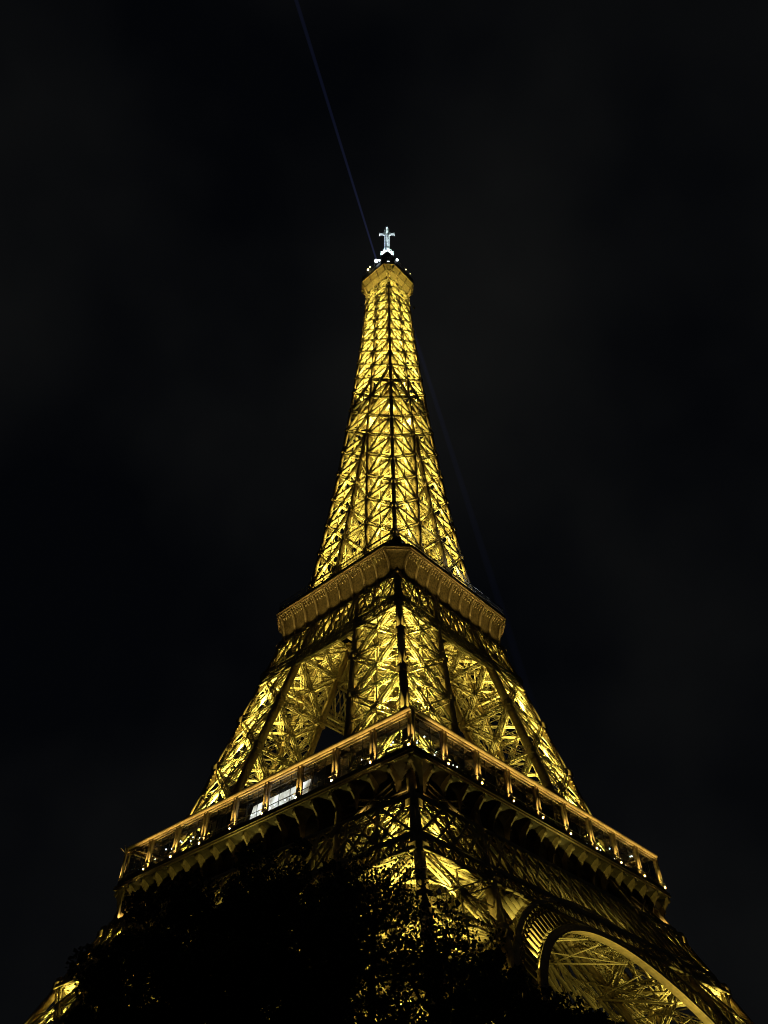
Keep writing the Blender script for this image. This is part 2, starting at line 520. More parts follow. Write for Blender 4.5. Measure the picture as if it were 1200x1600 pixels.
sh0 = lambda z: W(z) - .4
b1 = merge(belt(44.0, 51.2, W, 3.0, .26, .55, sh0, verts=6.2, xlat=2),
           belt(41.4, 43.7, W, 2.0, .15, .4, sh0, verts=2.0),
           belt(41.4, 51.0, lambda z: W(z) - 1.6, 4.2, .22, .3, lambda z: W(z) - 2, verts=8.4, xlat=1),
           belt(36, 51.0, lambda z: W(z) - 14.6, 5.0, .3, .4, lambda z: I(z) + .5, xlat=1, depth=.5))
belt1 = add('belt_girder', b1.mesh('belt_girder', IRON), tower)
four(belt1)
b2 = merge(belt(103.0, 110.4, W, 2.6, .16, .4, sh0, verts=6.4, xlat=1),
           belt(100.4, 101.7, W, .95, .1, .22, sh0),
           belt(101.8, 103.0, W, .95, .1, .22, sh0),
           belt(99.4, 100.1, W, 2.2, .08, .16, sh0),
           belt(100.5, 110.0, lambda z: W(z) - 1.2, 3.4, .16, .25, lambda z: W(z) - 2),
           belt(100.0, 109.5, lambda z: I(z), 2.4, .22, .4, lambda z: I(z), xlat=1))
four(add('belt_girder', b2.mesh('upper_belt_girder', IRON), tower))

# ------------------------------------------------------------------ arches
AZ, AR = 7.3, 33.4
def arc_pt(r, a, out_off):
    s = r * math.sin(a); z = AZ + r * math.cos(a)
    return side_pt(s, W(z) + out_off, z)
ar = MB()
N = 96
A0 = R(84)
angs = [-A0 + 2 * A0 * k / N for k in range(N + 1)]
def ring(mb, ra, rb, oa, ob):
    rows = [[arc_pt(ra, a, oa) for a in angs], [arc_pt(rb, a, oa) for a in angs], [arc_pt(rb, a, ob) for a in angs], [arc_pt(ra, a, ob) for a in angs], [arc_pt(ra, a, oa) for a in angs]]
    mb.grid(rows)
ring(ar, 33.42, 34.25, .32, .12)
ring(ar, 37.3, 37.95, .32, .0)
nf = 72
for k in range(nf + 1):
    a = -A0 + 2 * A0 * k / nf
    for da in (-.006, .006):
        p, q = arc_pt(34.2, a + da, -.35), arc_pt(37.3, a + da, -.35)
        ar.bar(p, q, .1, .4, (-1, 0, 0))
    c = arc_pt(36.6, a + A0 / nf, 0.02)
    for e in range(8):
        t0, t1 = e * PI / 4, (e + 1) * PI / 4
        ar.bar(c + Vector((0, .42 * math.cos(t0), .42 * math.sin(t0))), c + Vector((0, .42 * math.cos(t1), .42 * math.sin(t1))), .1, .25, (-1, 0, 0))
# spandrel fins up to the belt girder
for k in range(-26, 27):
    s = k * 1.45
    if abs(s) > 37: continue
    a = math.asin(min(1, abs(s) / 37.95)); zb = AZ + 37.95 * math.cos(a)
    if zb > 41.0: continue
    sg = 1 if s > 0 else -1
    s2 = s + sg * (41.2 - zb) * .42
    if abs(s2) > I(41) + 1.0:
        f = (I(41) + 1.0 - abs(s)) / max(1e-3, abs(s2) - abs(s))
        if f < .15: continue
    else: f = 1
    p = side_pt(s, W(zb) - .9, zb); q = side_pt(s2, W(41.2) - .9, 41.2)
    q = p.lerp(q, f)
    ar.bar(p, q, .1, 1.1, (-1, 0, 0))
arch = add('arch', ar.mesh('arch', IRON), tower)
sf = MB()
ring(sf, 33.30, 33.40, .4, -1.0)
add('arch_soffit', sf.mesh('arch_soffit', IRON_PLATE), arch)
# ties behind the arch
tb = MB()
for k in range(9):
    a = R(-64 + 16 * k)
    p = arc_pt(34, a, -2.6); q = arc_pt(35.5, a + R(4), -13.5)
    if q.z < 1: continue
    tb.girder(p, q, .8, (0, .3, 1), 0, .09)
    tb.bar(p, arc_pt(36, a + R(11), -13.5), .14)
    tb.bar(arc_pt(34, a + R(11), -2.6), q, .14)
    tb.girder(q, arc_pt(35.5, a + R(15), -13.5), .9, (-1, 0, 0), .3, .08)
add('arch_bracing', tb.mesh('arch_bracing', IRON), arch)
four(arch)

# ------------------------------------------------------------------ first floor
D1 = 35.24
p1 = bpy.data.objects.new('first_platform', None); COL.objects.link(p1); p1.parent = tower
dk = MB()
def ringslab(mb, ho, hi, z0, z1):
    mb.box(-ho, -hi, -ho, ho, z0, z1); mb.box(hi, ho, -ho, ho, z0, z1)
    mb.box(-hi, hi, -ho, -hi, z0, z1); mb.box(-hi, hi, hi, ho, z0, z1)
ringslab(dk, D1 - .12, 16, 57.02, 57.5)
add('deck', dk.mesh('deck', IRON_PLATE), p1)
fp = MB()
ringslab(fp, 34.55, 31.0, 51.28, 51.36)  # added plate, keeps the leg lamps from lighting the coves above
add('light_stop_plate', fp.mesh('light_stop_plate', DARK), p1)
for k in range(4):
    m = MB()
    m.bar(side_pt(-D1, D1 - .1, 57.0), side_pt(D1 - .2, D1 - .1, 57.0), .2, .2, (-1, 0, 0))
    m.bar(side_pt(-D1 + .05, D1 - .25, 57.42), side_pt(D1 - .35, D1 - .25, 57.42), .14, .5, (-1, 0, 0))
    if k == 0: me = m.mesh('edge_moulding', IRON_PLATE)
    add('edge_moulding', me, p1, rz=PI / 2 * k)
# dark parapet and railing
pr = MB()
pr.bar(side_pt(-D1 + .4, D1 - .5, 58.0), side_pt(D1 - .6, D1 - .5, 58.0), .9, .1, (-1, 0, 0))
for i in range(0, 280):
    s = -34.8 + i * .25
    pr.bar(side_pt(s, D1 - .5, 58.4), side_pt(s, D1 - .5, 59.3), .03)
pr.bar(side_pt(-D1 + .4, D1 - .5, 59.3), side_pt(D1 - .6, D1 - .5, 59.3), .08, .1, (-1, 0, 0))
me = pr.mesh('railing', DARK)
for k in range(4): add('railing', me, p1, rz=PI / 2 * k)

# cove: vaulted bays between the consoles, dark frieze wall below
NB = 18
half = 34.5
pitch_c = 2 * half / NB
WF = 32.6
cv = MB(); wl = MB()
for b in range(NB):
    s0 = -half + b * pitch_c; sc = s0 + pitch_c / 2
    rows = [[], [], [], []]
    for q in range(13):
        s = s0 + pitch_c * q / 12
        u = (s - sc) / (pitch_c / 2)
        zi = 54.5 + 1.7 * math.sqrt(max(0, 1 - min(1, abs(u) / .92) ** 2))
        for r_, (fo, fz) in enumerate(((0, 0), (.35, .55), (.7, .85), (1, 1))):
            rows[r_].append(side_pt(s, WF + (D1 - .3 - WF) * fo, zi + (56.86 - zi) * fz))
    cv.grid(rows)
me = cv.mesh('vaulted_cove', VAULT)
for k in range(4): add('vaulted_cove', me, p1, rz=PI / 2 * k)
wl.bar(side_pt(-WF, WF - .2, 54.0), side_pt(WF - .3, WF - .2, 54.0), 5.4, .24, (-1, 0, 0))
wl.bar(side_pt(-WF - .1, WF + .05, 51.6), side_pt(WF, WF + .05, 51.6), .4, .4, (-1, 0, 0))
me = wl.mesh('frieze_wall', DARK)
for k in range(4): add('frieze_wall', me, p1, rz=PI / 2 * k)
# console
cs = MB()
prof = [(0, 51.7), (.55, 51.8), (.75, 52.5), (.7, 53.3), (.95, 54.2), (1.45, 55.1), (2.1, 55.75), (2.42, 56.3), (2.42, 56.84), (0, 56.84)]
cs.prism([(-(WF + a), -.17, z) for a, z in prof], (0, .34, 0))
cs.tube([(-(WF + 2.1), -.32, 56.2), (-(WF + 2.1), .32, 56.2)], .42, .42, 10)
cs.tube([(-(WF + .75), -.28, 52.3), (-(WF + .75), .28, 52.3)], .34, .34, 10)
cs.box(-(WF + .45), -WF, -.3, .3, 51.2, 51.75)
cs.sphere((-(WF + 1.2), 0, 54.3), .16)
cme = cs.mesh('console', CONSOLE)
for k in range(4):
    for b in range(NB):
        s = -half + b * pitch_c
        a = PI / 2 * k
        add('console', cme, p1, loc=(-math.sin(a) * s, math.cos(a) * s, 0), rz=a)

# canopy
cn = MB()
HC, ZC = 34.83, 64.2
cn.tube([side_pt(-HC + .2, HC - .28, ZC), side_pt(HC - .3, HC - .28, ZC)], .34, .34, 12)
cn.bar(side_pt(-HC + .35, HC - .42, ZC - .45), side_pt(HC - .5, HC - .42, ZC - .45), .28, .25, (-1, 0, 0))
cn.bar(side_pt(-HC + .9, HC - .95, ZC - .6), side_pt(HC - 1, HC - .95, ZC - .6), .2, .2, (-1, 0, 0))
cn.bar(side_pt(-HC + 2.4, HC - 2.5, ZC - .3), side_pt(HC - 2.6, HC - 2.5, ZC - .3), .3, .2, (-1, 0, 0))
cn.grid([[side_pt(-HC + .4, HC - .4, ZC + .1), side_pt(HC - .4, HC - .4, ZC + .1)], [side_pt(-HC + 4.5, HC - 4.5, ZC + .5), side_pt(HC - 4.5, HC - 4.5, ZC + .5)]])
for b in range(9 * 4):
    s = -HC + 2 * HC / 36 * b
    if abs(s) < HC - 1:
        cn.bar(side_pt(s, HC - .6, ZC - .25), side_pt(s, min(HC - 4.2, 99), ZC + .2), .12, .16)
me = cn.mesh('canopy', IRON_PLATE)
for k in range(4): add('canopy', me, p1, rz=PI / 2 * k)
po = MB()
for dy in (-.36, .36):
    po.box(-HC + .25, -HC + .8, dy - .13, dy + .13, 58.7, ZC - .2)
po.prism([(-HC + .2, -.5, 58.3), (-HC + .9, -.5, 58.3), (-HC + .9, .5, 58.3), (-HC + .2, .5, 58.3)], (0, 0, .45))
po.sphere((-HC + .1, 0, 58.5), .33)
for g in (-1, 1):
    po.bar((-HC + .6, g * .36, 63.2), (-HC + 2.0, g * 1.8, 63.9), .09)
    po.bar((-HC + .6, g * .36, 63.2), (-HC + 1.0, g * 2.0, 63.7), .07)
pme = po.mesh('post', IRON_PLATE)
gl = MB(); gl.box(-HC + .9, -HC + .93, .55, 7.2, 58.6, 63.5)
gme = gl.mesh('glass_pane', GLASS)
mu = MB()
for q in (1 / 3, 2 / 3):
    mu.box(-HC + .88, -HC + .96, 7.74 * q - .04, 7.74 * q + .04, 58.4, 63.7)
mme = mu.mesh('mullion', DARK)
PB = 2 * HC / 9
for k in range(4):
    a = PI / 2 * k
    for b in range(9):
        s = -HC + PB * b + (.45 if b == 0 else 0)
        L = (-math.sin(a) * s, math.cos(a) * s, 0)
        o = add('post', pme, p1, loc=L, rz=a)
        add('glass_pane', gme, p1, loc=L, rz=a)
        add('mullion', mme, p1, loc=L, rz=a)
        # uplighter at the foot of the post
        for off in ((.1, -.05), ):
            p = Vector((-(HC + .28), s, 58.15)); p.rotate(Matrix.Rotation(a, 3, 'Z').to_euler())
            d = Vector((.16, 0, 1)); d.rotate(Matrix.Rotation(a, 3, 'Z').to_euler())
            add_light('post_uplight', 'SPOT', p, d, 620, AMBER, 80, .08, parent=tower)

# gallery interior: inner glazed wall frames, pavilions
pv = MB()
pv.box(-31.3, -31.0, -17, 17, 57.5, 61.2)
for i in range(24):
    s = -17 + i * 34 / 23
    pv.box(-31.45, -31.3, s - .08, s + .08, 57.5, 63.6)
pv.box(-31.5, -24, -16.5, 16.5, 63.6, 63.9)
for s in (-16, -8, 0, 8, 16):
    pv.bar(side_pt(s, 31, 63.5), side_pt(s + 6, 26, 59), .3)
pme2 = pv.mesh('pavilion', DARK)
pavs = [add('pavilion', pme2, p1, rz=PI / 2 * k) for k in range(4)]
sc_ = MB()
for (y0, y1) in ((-11.0, -7.9), (-7.8, -4.7), (-4.6, -1.5), (-1.4, 2.6)):
    sc_.prism([(-32.2, y0, 60.2), (-32.2, y1, 60.2), (-31.6, y1, 62.9), (-31.6, y0, 62.9)], (.12, 0, 0))
add('lit_facade', sc_.mesh('lit_facade', SCREEN), p1)

# small lamps of the gallery
rnd = random.Random(5)
bl = MB(); bl.sphere((0, 0, 0), .13, 8, 5)
bme = bl.mesh('ceiling_lamp', BULB)
def spot_on_side(k, s, out, z):
    a = PI / 2 * k; v = side_pt(s, out, z); v.rotate(Matrix.Rotation(a, 3, 'Z').to_euler()); return v
for k in (0, 1):
    for c in (-30, -25.5, -21.5, 16, 21.5, 26, 31):
        if k == 1: c = -c
        for q in range(rnd.randint(2, 4)):
            add('ceiling_lamp', bme, p1, loc=spot_on_side(k, c + rnd.uniform(-2, 2), rnd.uniform(29.5, 33), rnd.uniform(61.2, 63.2)))
for s in np.linspace(-10.5, 0.5, 11):
    add('ceiling_lamp', bme, p1, loc=(-33.4, s + rnd.uniform(-.3, .3), 60.0 + rnd.uniform(-.2, .3)))

# ------------------------------------------------------------------ second floor
p2 = bpy.data.objects.new('second_platform', None); COL.objects.link(p2); p2.parent = tower
def octa(h, c, z):
    return [Vector(p) for p in ((-h, -h + c, z), (-h, h - c, z), (-h + c, h, z), (h - c, h, z), (h, h - c, z), (h, -h + c, z), (h - c, -h, z), (-h + c, -h, z))]
H2, Z2 = 20.6, 117.4
cv = MB()
rows = []
prof2 = []
for q in range(9):
    th = PI / 2 * q / 8
    hh = 18.0 + 2.4 * (1 - math.cos(th)); ch = 1.0 + 2.9 * (1 - math.cos(th)); z = 110.3 + 6.5 * math.sin(th)
    prof2.append((hh, ch, z)); rows.append(octa(hh, ch, z))
cv.grid(rows, close=True)
d2 = MB()
rows = [octa(17.0, .8, 116.9), octa(H2 - .15, 3.95, 116.86), octa(H2 - .15, 3.95, 117.3), octa(H2, 4.0, 117.3), octa(H2, 4.0, 117.5), octa(10, 1, 117.5), octa(10, 1, 116.9)]
d2.grid(rows, close=True)
add('deck', d2.mesh('second_deck', IRON_PLATE), p2)
el = MB()
pts = octa(H2 + .03, 4.0, 117.16)
for q in range(8): el.bar(pts[q], pts[(q + 1) % 8], .16, .14)
pts = octa(H2 - .25, 3.9, 116.7)
for q in range(8): el.bar(pts[q], pts[(q + 1) % 8], .3, .25)
add('edge_moulding', el.mesh('second_edge', IRON_PLATE), p2)
rl = MB()
po_ = octa(H2 - .3, 3.9, 0)
for q in range(8):
    a, b = po_[q], po_[(q + 1) % 8]
    n = int((b - a).length / .45)
    for i in range(n):
        p = a.lerp(b, i / n); rl.bar(p + Vector((0, 0, 117.5)), p * .985 + Vector((0, 0, 120.3)), .05)
    for z, w_ in ((118.0, 1.0), (119.2, .08), (120.3, .1)):
        rl.bar(a + Vector((0, 0, z)), b + Vector((0, 0, z)), .08, w_, (1, 0, 0)) if abs(a.x - b.x) > abs(a.y - b.y) else rl.bar(a + Vector((0, 0, z)), b + Vector((0, 0, z)), w_, .08, (1, 0, 0))
add('railing', rl.mesh('second_railing', DARK), p2)
kk = MB()
for (x0, x1, y0, y1) in ((-15, -11.5, -6, 6), (-6, 6, -15, -11.5), (11.5, 15, -6, 6), (-6, 6, 11.5, 15), (-17.5, -15.5, -17.5, -15.5), (-17.5, -15.5, 9, 16)):
    kk = MB(); kk.box(x0, x1, y0, y1, 117.5, 121.0); kk.box(x0 - .4, x1 + .4, y0 - .4, y1 + .4, 121.0, 121.3)
    add('kiosk', kk.mesh('kiosk', DARK), p2)
rb = MB()
rows = []
for q in range(13):
    th = PI / 2 * q / 12
    h_, z_ = 18.0 + 2.4 * (1 - math.cos(th)), 110.3 + 6.5 * math.sin(th)
    n_ = Vector((6.5 * math.cos(th), 0, -2.1 * math.sin(th))).normalized()
    o_ = .25 + .3 * math.sin(th * 1.6)
    rows.append([(-h_ + .1, -.13, z_ + .1), (-h_ - n_.x * o_, -.13, z_ + n_.z * o_), (-h_ - n_.x * o_, .13, z_ + n_.z * o_), (-h_ + .1, .13, z_ + .1)])
rb.grid(rows, close=True)
rme = rb.mesh('bracket', IRON)
for k in range(4):
    a = PI / 2 * k
    M = Matrix.Rotation(a, 3, 'Z')
    for i in range(10):
        s = -16.2 + i * 3.6
        add('bracket', rme, p2, loc=(-math.sin(a) * s, math.cos(a) * s, 0), rz=a)
        if i < 9:
            for j in range(4):                 # fluting of the upper part of the cove
                sj = s + .72 + j * .72
                for q in range(5, 8):
                    h0, c0, z0 = prof2[q]; h1, c1, z1 = prof2[q + 1]
                    cv.bar(M @ Vector((-h0, sj, z0)), M @ Vector((-h1, sj, z1)), .16, .5, M @ Vector((-1, 0, .8)))
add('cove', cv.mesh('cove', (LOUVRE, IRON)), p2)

# ------------------------------------------------------------------ third floor, summit
p3 = bpy.data.objects.new('third_platform', None); COL.objects.link(p3); p3.parent = tower
m = MB()
m.grid([octa(5.3, .3, 271.2), octa(8.12, 2.8, 275.1)], close=True)
add('soffit', m.mesh('summit_soffit', IRON_PLATE), p3)
m = MB()
for (pa, pb) in ((octa(5.5, .35, 270.0), octa(8.12, 2.8, 275.1)),):
    for q in range(8):
        m.bar(pa[q] - Vector((0, 0, .3)), pb[q] - Vector((0, 0, .15)), .28, .5)
        for t in (1 / 3, 2 / 3):
            m.bar(pa[q].lerp(pa[(q + 1) % 8], t) - Vector((0, 0, .3)), pb[q].lerp(pb[(q + 1) % 8], t) - Vector((0, 0, .15)), .14, .3)
        m.bar(pb[q], pb[(q + 1) % 8], .3, .3)
        a_, b_ = pa[q].lerp(pb[q], .5), pa[(q + 1) % 8].lerp(pb[(q + 1) % 8], .5)
        m.bar(a_, b_, .12, .2)
add('soffit_rib', m.mesh('soffit_rib', IRON_PLATE), p3)
m = MB()
m.grid([octa(8.05, 2.75, 275.2), octa(8.2, 2.8, 275.6), octa(8.2, 2.8, 278.4), octa(7.9, 2.7, 278.5), octa(3, .6, 278.5)], close=True)
for q, (a, b) in enumerate(zip(octa(8.2, 2.8, 281), octa(8.2, 2.8, 281)[1:] + octa(8.2, 2.8, 281)[:1])):
    m.bar(a, b, .1)
    n = int((b - a).length / .7)
    for i in range(n):
        p = a.lerp(b, i / n); m.bar(p - Vector((0, 0, 2.6)), p, .07)
add('cabin', m.mesh('summit_cabin', DARK), p3)
m = MB()
m.box(-.7, .2, -.04, .04, 0, .12)
add('lit_window', m.mesh('lit_window', BULB), p3, loc=(-6.75, -6.95, 277.0), rz=-PI / 4).scale = (1, 1, 1)
m = MB()
m.grid([octa(4.6, 1.4, 278.5), octa(4.6, 1.4, 283.0), octa(5.0, 1.5, 283.2), octa(5.0, 1.5, 283.6), octa(3.4, 1.0, 286.0), octa(3.0, .9, 291), octa(2.6, .8, 296), octa(2.9, .9, 296.4), octa(2.9, .9, 297.0), octa(1.5, .5, 299.5), octa(1.3, .4, 301.5)], close=True)
for i in range(14):
    a = 2 * PI * i / 14
    m.bar((5.6 * math.cos(a), 5.6 * math.sin(a), 284), (6.2 * math.cos(a), 6.2 * math.sin(a), 287 + 2 * (i % 3)), .1)
    m.bar((6.6 * math.cos(a + .2), 6.6 * math.sin(a + .2), 278), (6.9 * math.cos(a + .2), 6.9 * math.sin(a + .2), 282 + (i % 3)), .09)
add('lantern_turret', m.mesh('lantern_turret', RED), p3)
bk = MB(); bk.sphere((0, 0, 0), .75, 12, 8)
bkm = bk.mesh('beacon', BEACON)
for L, sc in (((-8.6, -2.2, 281.0), .85), ((-7.9, -3.2, 281.2), .5), ((-3.6, -8.2, 281.0), .6)):
    o = add('beacon', bkm, p3, loc=L); o.scale = (sc,) * 3
wbm = MB(); wbm.sphere((0, 0, 0), .55, 10, 6); wbm = wbm.mesh('yellow_lamp', WARMBULB)
for L, sc in (((-8.3, 2.2, 280.4), .75), ((-8.3, 1.2, 281.2), .5), ((1.2, -8.3, 280.2), .4), ((3.6, -8.3, 280.3), .25)):
    o = add('small_lamp', wbm, p3, loc=L); o.scale = (sc,) * 3
# antenna
an = MB()
rot = Matrix.Rotation(-PI / 4, 3, 'Z')
for z0, z1, h in ((301.5, 303.2, 1.6), (303.2, 319, .95), (319, 323.2, .8)):
    n = max(1, int((z1 - z0) / 1.35))
    for i in range(n):
        za, zb = z0 + (z1 - z0) * i / n, z0 + (z1 - z0) * (i + 1) / n
        for q in range(4):
            a0, a1 = PI / 2 * q + PI / 4, PI / 2 * (q + 1) + PI / 4
            P0 = Vector((1.414 * h * math.cos(a0), 1.414 * h * math.sin(a0), 0)); P1 = Vector((1.414 * h * math.cos(a1), 1.414 * h * math.sin(a1), 0))
            P0.rotate(rot.to_euler()); P1.rotate(rot.to_euler())
            nn = ((P0 + P1) / 2).normalized()
            zz = Vector((0, 0, za)); ze = Vector((0, 0, zb))
            an.bar(P0 + zz, P0 + ze, .25, .25, nn)
            an.bar(P0 + ze, P1 + ze, .2, .2, nn)
            # panel aerial
            c = (P0 + P1) / 2
            an.bar(c + zz + Vector((0, 0, .15)), c + ze - Vector((0, 0, .15)), h * 1.25, .2, nn)
an.tube([(0, 0, 323), (0, 0, 325.6)], .12, .06, 6)
anm = add('antenna_mast', an.mesh('antenna_mast', WHITE), tower)
rdir = Vector((rt.x, rt.y, 0)).normalized(); fdir = Vector((fw.x, fw.y, 0)).normalized()
am = MB()
am.bar((0, .9, 0), (0, 2.9, 0), .5, 1.5, (0, 0, 1)) if False else None
for dz in (-.55, .55):
    am.bar((.8, 0, dz), (3.0, 0, dz), .36, .3, (0, 0, 1))
am.prism([(.8, -.3, -1.3), (1.7, -.3, -.7), (1.7, -.3, .7), (.8, -.3, 1.3)], (0, .6, 0))
am.bar((3.05, 0, -1.05), (3.05, 0, 1.25), .42, .6, (0, 1, 0))
ame = am.mesh('antenna_arm', WHITE)
base_ang = math.atan2(rdir.y, rdir.x)
for q in range(4):
    add('antenna_arm', ame, anm, loc=(0, 0, 320.0), rz=base_ang + PI / 2 * q)
tm = MB()
tm.bar((-1.05, 0, 323.6), (1.05, 0, 323.6), .3, .3, (0, 0, 1)); tm.bar((0, -1.05, 323.6), (0, 1.05, 323.6), .3, .3, (0, 0, 1))
for g in (-1, 1):
    tm.bar((g * 1.4, 0, 301.7), (g * 2.7, 0, 303.0), .3); tm.bar((g * 2.5, 0, 300.5), (g * 2.5, 0, 304.0), .36, .36)
    tm.bar((0, g * 2.5, 300.5), (0, g * 2.5, 304.0), .36, .36); tm.bar((g * 3.1, 0, 296), (g * 2.5, 0, 301), .3, .3)
    tm.bar((-2.6, g * .2, 303.9), (2.6, g * .2, 303.9), .35, .35)
add('antenna_frame', tm.mesh('antenna_frame', WHITE), anm, rz=base_ang)
for q in range(4):
    a = base_ang + PI / 2 * q + PI / 4
    p = Vector((4.0 * math.cos(a), 4.0 * math.sin(a), 296)); 
    add_light('antenna_uplight', 'SPOT', p, Vector((-.2 * math.cos(a), -.2 * math.sin(a), 1)), 3600, COLD, 40, .1, parent=tower)

# ------------------------------------------------------------------ projectors
fl = MB()
fl.box(-.35, .35, -.3, .3, -.5, -.05); fl.box(-.45, -.35, -.08, .08, -.7, .1); fl.box(.35, .45, -.08, .08, -.7, .1); fl.box(-.5, .5, -.12, .12, -.8, -.7)
flm = fl.mesh('floodlight', DARK)
lens = MB(); lens.box(-.3, .3, -.25, .25, -.045, -.03)
lensm = lens.mesh('lens', WARMBULB)
def flood(loc, aim, energy, color=GOLD, cone=120, size=.06):
    """loc given for the near (-,-) corner; repeated on the other three"""
    for k in range(4):
        M = Matrix.Rotation(PI / 2 * k, 3, 'Z')
        p = M @ Vector(loc); d = M @ Vector(aim)
        o = add('floodlight', flm, tower, loc=p)
        o.rotation_euler = d.to_track_quat('Z', 'Y').to_euler()
        add_light('projector_light', 'SPOT', p, d, energy, color, cone, size, parent=tower)

def leg_mid(z, fo=0.5, fi=0.5):
    o, n = W(z), I(z)
    return (-(n + (o - n) * fo), -(n + (o - n) * fi), z)
def pair(z, e, fo=.84, fi=.56, cone=95):
    a = leg_mid(z, fo, fi); g = (W(z) - W(z + 8)) / 8
    flood(a, (g * .9, g * .5, 1), e, GOLD, cone)
    flood((a[1], a[0], z), (g * .5, g * .9, 1), e, GOLD, cone)
for z, e in ((8, 4500), (22, 4200), (34, 2400), (42.5, 1900)):
    pair(z, e, .84, .6, 74)
# arch soffits, washed by lamps fixed to the arch itself
for k in range(4):
    M = Matrix.Rotation(PI / 2 * k, 3, 'Z')
    for g in (-1, 1):
        p0 = arc_pt(31.4, g * R(60), -.1); d0 = arc_pt(33.4, g * R(12), -.7) - p0
        o = add('floodlight', flm, tower, loc=M @ p0)
        o.rotation_euler = (M @ d0).to_track_quat('Z', 'Y').to_euler()
        add_light('arch_light', 'SPOT', M @ p0, M @ d0, 7500, GOLD, 34, .1, parent=tower)
# arch rings, lit from the inner rafters
for g in (-1, 1):
    flood((-W(30) + 2.4, g * 24.0, 30), (.35, -g * .8, .8), 800, GOLD, 100)
# upper legs
for z, e in ((59.3, 6000), (70.5, 3600), (81.5, 3400), (92, 2600)):
    pair(z, e * 1.35, .88, .62, 64)
# added lamps, no known projectors: dim glow for the space between the legs
flood((-15, 0, 58.5), (.1, 0, 1), 300, GOLD, 110)
# cove of second floor: from the belt, shining up and outwards
for s in (-14.4, -10.8, -7.2, -3.6, 0, 3.6, 7.2, 10.8, 14.4):
    for k in range(4):
        M = Matrix.Rotation(PI / 2 * k, 3, 'Z')
        add_light('cove_light', 'SPOT', M @ Vector((-19.5, s, 109.6)), M @ Vector((-.36, 0, 1)), 95, AMBER, 112, .1, parent=tower)
for k in range(4):
    M = Matrix.Rotation(PI / 2 * k, 3, 'Z')
    add_light('cove_light', 'SPOT', M @ Vector((-19.1, -19.1, 109.0)), M @ Vector((-.2, -.2, 1)), 80, AMBER, 110, .1, parent=tower)
flood(leg_mid(102.5, .5, .5), (.1, .1, 1), 2500)
# shaft
for z, e in ((118.5, 2600), (129.5, 2000), (140, 1900), (150, 1800), (160, 1700), (170, 900)):
    pair(z, e, .75, .5, 110)
for z, e in ((181, 1500), (192, 2300), (203, 3200), (214, 2900), (225, 2300), (236, 2200), (247, 2100), (257, 1900)):
    flood((-W(z) * .5, -W(z) * .5, z), (-.05, -.05, 1), e)
# summit soffit
flood((-W(260) - 1.0, 0, 261.5), (-.1, 0, 1), 800, GOLD, 110)
flood((-W(260) - .9, -W(260) - .9, 261.5), (-.06, -.06, 1), 900, GOLD, 110)
# first floor cove
for s, e in ((-32.5, 24), (-25, 5), (-12.5, 2.5), (0, 2.5), (12.5, 2.5), (25, 5), (32.5, 24)):
    for k in range(4):
        M = Matrix.Rotation(PI / 2 * k, 3, 'Z')
        p = M @ Vector((-(WF + 1.5), s, 51.7)); d = M @ Vector((-.12, 0, 1))
        add_light('cove_light', 'SPOT', p, d, e, AMBER, 140, .1, parent=tower)
add_light('kiosk_light', 'POINT', (2, -17.6, 120.0), (0, 0, 1), 200, COLD, parent=tower)
add_light('kiosk_light', 'POINT', (9, -17.2, 119.8), (0, 0, 1), 200, COLD, parent=tower)

# ------------------------------------------------------------------ beacon beams
def beam(start, az, el, length, r0, r1, strength, label):
    m = bpy.data.materials.new('lit_air')
    m.use_nodes = True
    nt = m.node_tree; nt.nodes.clear()
    o = nt.nodes.new('ShaderNodeOutputMaterial')
    v = nt.nodes.new('ShaderNodeEmission')
    v.inputs['Color'].default_value = (0.26, 0.33, 1.0, 1)
    t = nt.nodes.new('ShaderNodeTexCoord'); sx = nt.nodes.new('ShaderNodeSeparateXYZ')
    a = nt.nodes.new('ShaderNodeMath'); a.operation = 'MULTIPLY_ADD'; a.inputs[1].default_value = 1 / 60; a.inputs[2].default_value = 1.0
    d = nt.nodes.new('ShaderNodeMath'); d.operation = 'POWER'; d.inputs[1].default_value = 2.4
    q = nt.nodes.new('ShaderNodeMath'); q.operation = 'DIVIDE'; q.inputs[0].default_value = strength
    nt.links.new(t.outputs['Object'], sx.inputs[0]); nt.links.new(sx.outputs['Z'], a.inputs[0])
    nt.links.new(a.outputs[0], d.inputs[0]); nt.links.new(d.outputs[0], q.inputs[1]); nt.links.new(q.outputs[0], v.inputs['Strength'])
    nt.links.new(v.outputs[0], o.inputs['Volume'])
    mb = MB(); mb.tube([(0, 0, 0), (0, 0, length)], r0, r1, 16)
    ob = add('light_beam', mb.mesh('light_beam', m), None, loc=start)
    dr = Vector((math.cos(az) * math.cos(el), math.sin(az) * math.cos(el), math.sin(el)))
    ob.rotation_euler = dr.to_track_quat('Z', 'Y').to_euler()
    tag(ob, label, 'light beam', kind='stuff')
beam((-8.9, -2.6, 281.0), R(207), R(0.0), 420, .35, 1.8, .045, 'thin violet searchlight beam rising from the summit to the top of the picture')
beam((6.0, -1.0, 281.0), R(25.8), R(-1.0), 900, .6, 8.0, .008, 'faint blue searchlight beam slanting down behind the right side of the shaft')

# ------------------------------------------------------------------ ground
g = MB(); g.box(-2500, 2500, -2500, 2500, -1, 0)
tag(add('ground', g.mesh('ground', GRASS)), kind='structure')
g = MB(); g.box(-75, 75, -75, 75, .0, .04)
tag(add('esplanade', g.mesh('esplanade', PATH)), kind='structure')
g = MB(); g.box(-180, -75, -102.5, -96, .0, .04)
tag(add('path', g.mesh('path', PATH)), kind='structure')

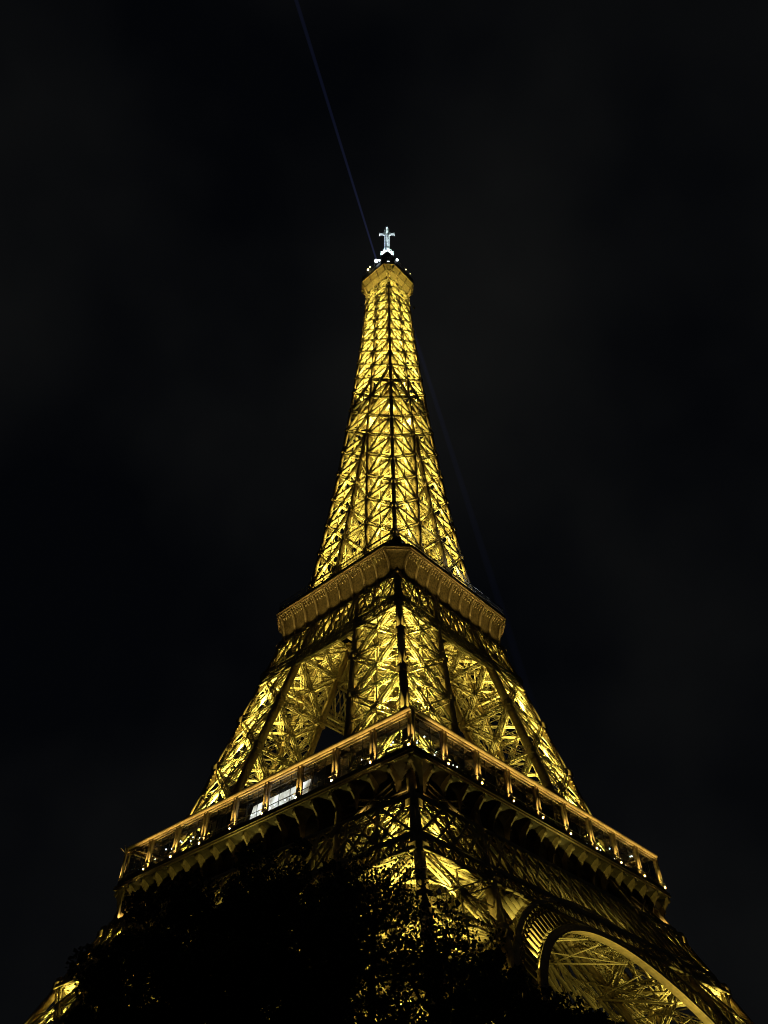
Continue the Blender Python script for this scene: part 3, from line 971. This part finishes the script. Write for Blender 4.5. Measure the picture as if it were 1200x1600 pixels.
# ------------------------------------------------------------------ trees
def tree(x, y, zc, rx, rz, nleaf, seed, label, leaf=.2, m=LEAF, sh=1.0):
    rng = np.random.default_rng(seed)
    root = bpy.data.objects.new('tree', None); COL.objects.link(root); root.location = (x, y, 0)
    tag(root, label, 'tree', 'trees in front of the tower')
    nc = int(60 * sh)
    spread = 1.45 if sh > 1 else 1.0
    d = rng.normal(size=(nc, 3)); d /= np.linalg.norm(d, axis=1, keepdims=True)
    rad = rng.uniform(.25, 1, (nc, 1)) ** .55
    cc = d * rad * np.array([[rx, rx, rz]]) + np.array([[0, 0, zc]])
    cr_ = rng.uniform(.13, .3, (nc, 1)) * rx * spread
    idx = rng.integers(0, nc, nleaf)
    dd = rng.normal(size=(nleaf, 3)); dd /= np.linalg.norm(dd, axis=1, keepdims=True)
    P = cc[idx] + dd * cr_[idx] * rng.uniform(.3, 1.0, (nleaf, 1)) ** .5 * np.array([[1, 1, .8]])
    t = rng.normal(size=(nleaf, 3)); t /= np.linalg.norm(t, axis=1, keepdims=True)
    n = rng.normal(size=(nleaf, 3)); b = np.cross(t, n); b /= np.linalg.norm(b, axis=1, keepdims=True)
    L = leaf * rng.uniform(.6, 1.3, (nleaf, 1))
    V = np.stack([P - t * L * .5, P + b * L * .32, P + t * L * .5, P - b * L * .32], axis=1).reshape(-1, 3)
    me = bpy.data.meshes.new('crown')
    me.vertices.add(len(V)); me.vertices.foreach_set('co', V.ravel())
    me.loops.add(nleaf * 4); me.loops.foreach_set('vertex_index', np.arange(nleaf * 4, dtype=np.int32))
    me.polygons.add(nleaf); me.polygons.foreach_set('loop_start', np.arange(0, nleaf * 4, 4, dtype=np.int32)); me.polygons.foreach_set('loop_total', np.full(nleaf, 4, dtype=np.int32))
    me.update(calc_edges=True); me.materials.append(m)
    add('crown', me, root)
    tr = MB()
    tr.tube([(0, 0, 0), (.1, .05, zc * .4), (-.1, .1, zc * .8), (0, 0, zc + rz * .5)], .34, .09, 10)
    for i in range(0, nc, 3):
        c = Vector(cc[i]); z0 = max(zc * .45, min(c.z - 1.2, zc + rz * .3))
        s0 = Vector((0, 0, z0)); mid = s0.lerp(c, .5) + Vector((0, 0, -.3))
        tr.tube([s0, mid, c], .11, .025, 6)
    add('trunk', tr.mesh('trunk', BARK), root)

def ray_pt(u, v, D):
    """helper used while planning: point on the pixel ray (1200x1600 photo) at horizontal distance D"""
    d = fw + r2 * ((u - 600) / 1252.94) - u2 * ((v - 800) / 1252.94)
    t = D / math.hypot(d.x, d.y)
    return Vector((-110.256, -99.238, 1.6)) + d * t
TREES = [
    # u, v(centre), distance, rx, rz, leaves, label
    (290, 1585, 36, 4.2, 4.7, 44000, 'dense black-looking tree over the left foot of the tower'),
    (400, 1510, 33, 3.5, 4.5, 40000, 'dense dark tree below the lit white window of the gallery'),
    (480, 1480, 37, 3.4, 4.7, 15000, 'tall dark tree directly left of the specked tree, its top touching the gallery brackets'),
    (585, 1510, 40, 3.6, 5.2, 12000, 'loose-leaved tree with many gold specks showing through, before the near tower leg'),
    (690, 1570, 31, 2.6, 2.9, 7000, 'tree just right of the near corner leg, gold gaps in its crown'),
    (785, 1615, 34, 2.5, 2.8, 19000, 'low dense tree below the left end of the bright arch'),
    (870, 1690, 30, 2.7, 2.2, 17000, 'lowest dark tree crown under the bright arch'),
    (205, 1590, 40, 2.4, 4.0, 18000, 'narrow dark tree beside the lit left outer leg'),
]
for i, (u, v, D, rx, rz, nl, lab) in enumerate(TREES):
    p = ray_pt(u, v, D)
    tree(p.x, p.y, p.z, rx, rz, nl, 11 + i, lab, leaf=.17, sh=2.0 if lab.count('specks') or lab.count('gaps') else 1.0, m=LEAF if i % 2 else LEAF2)
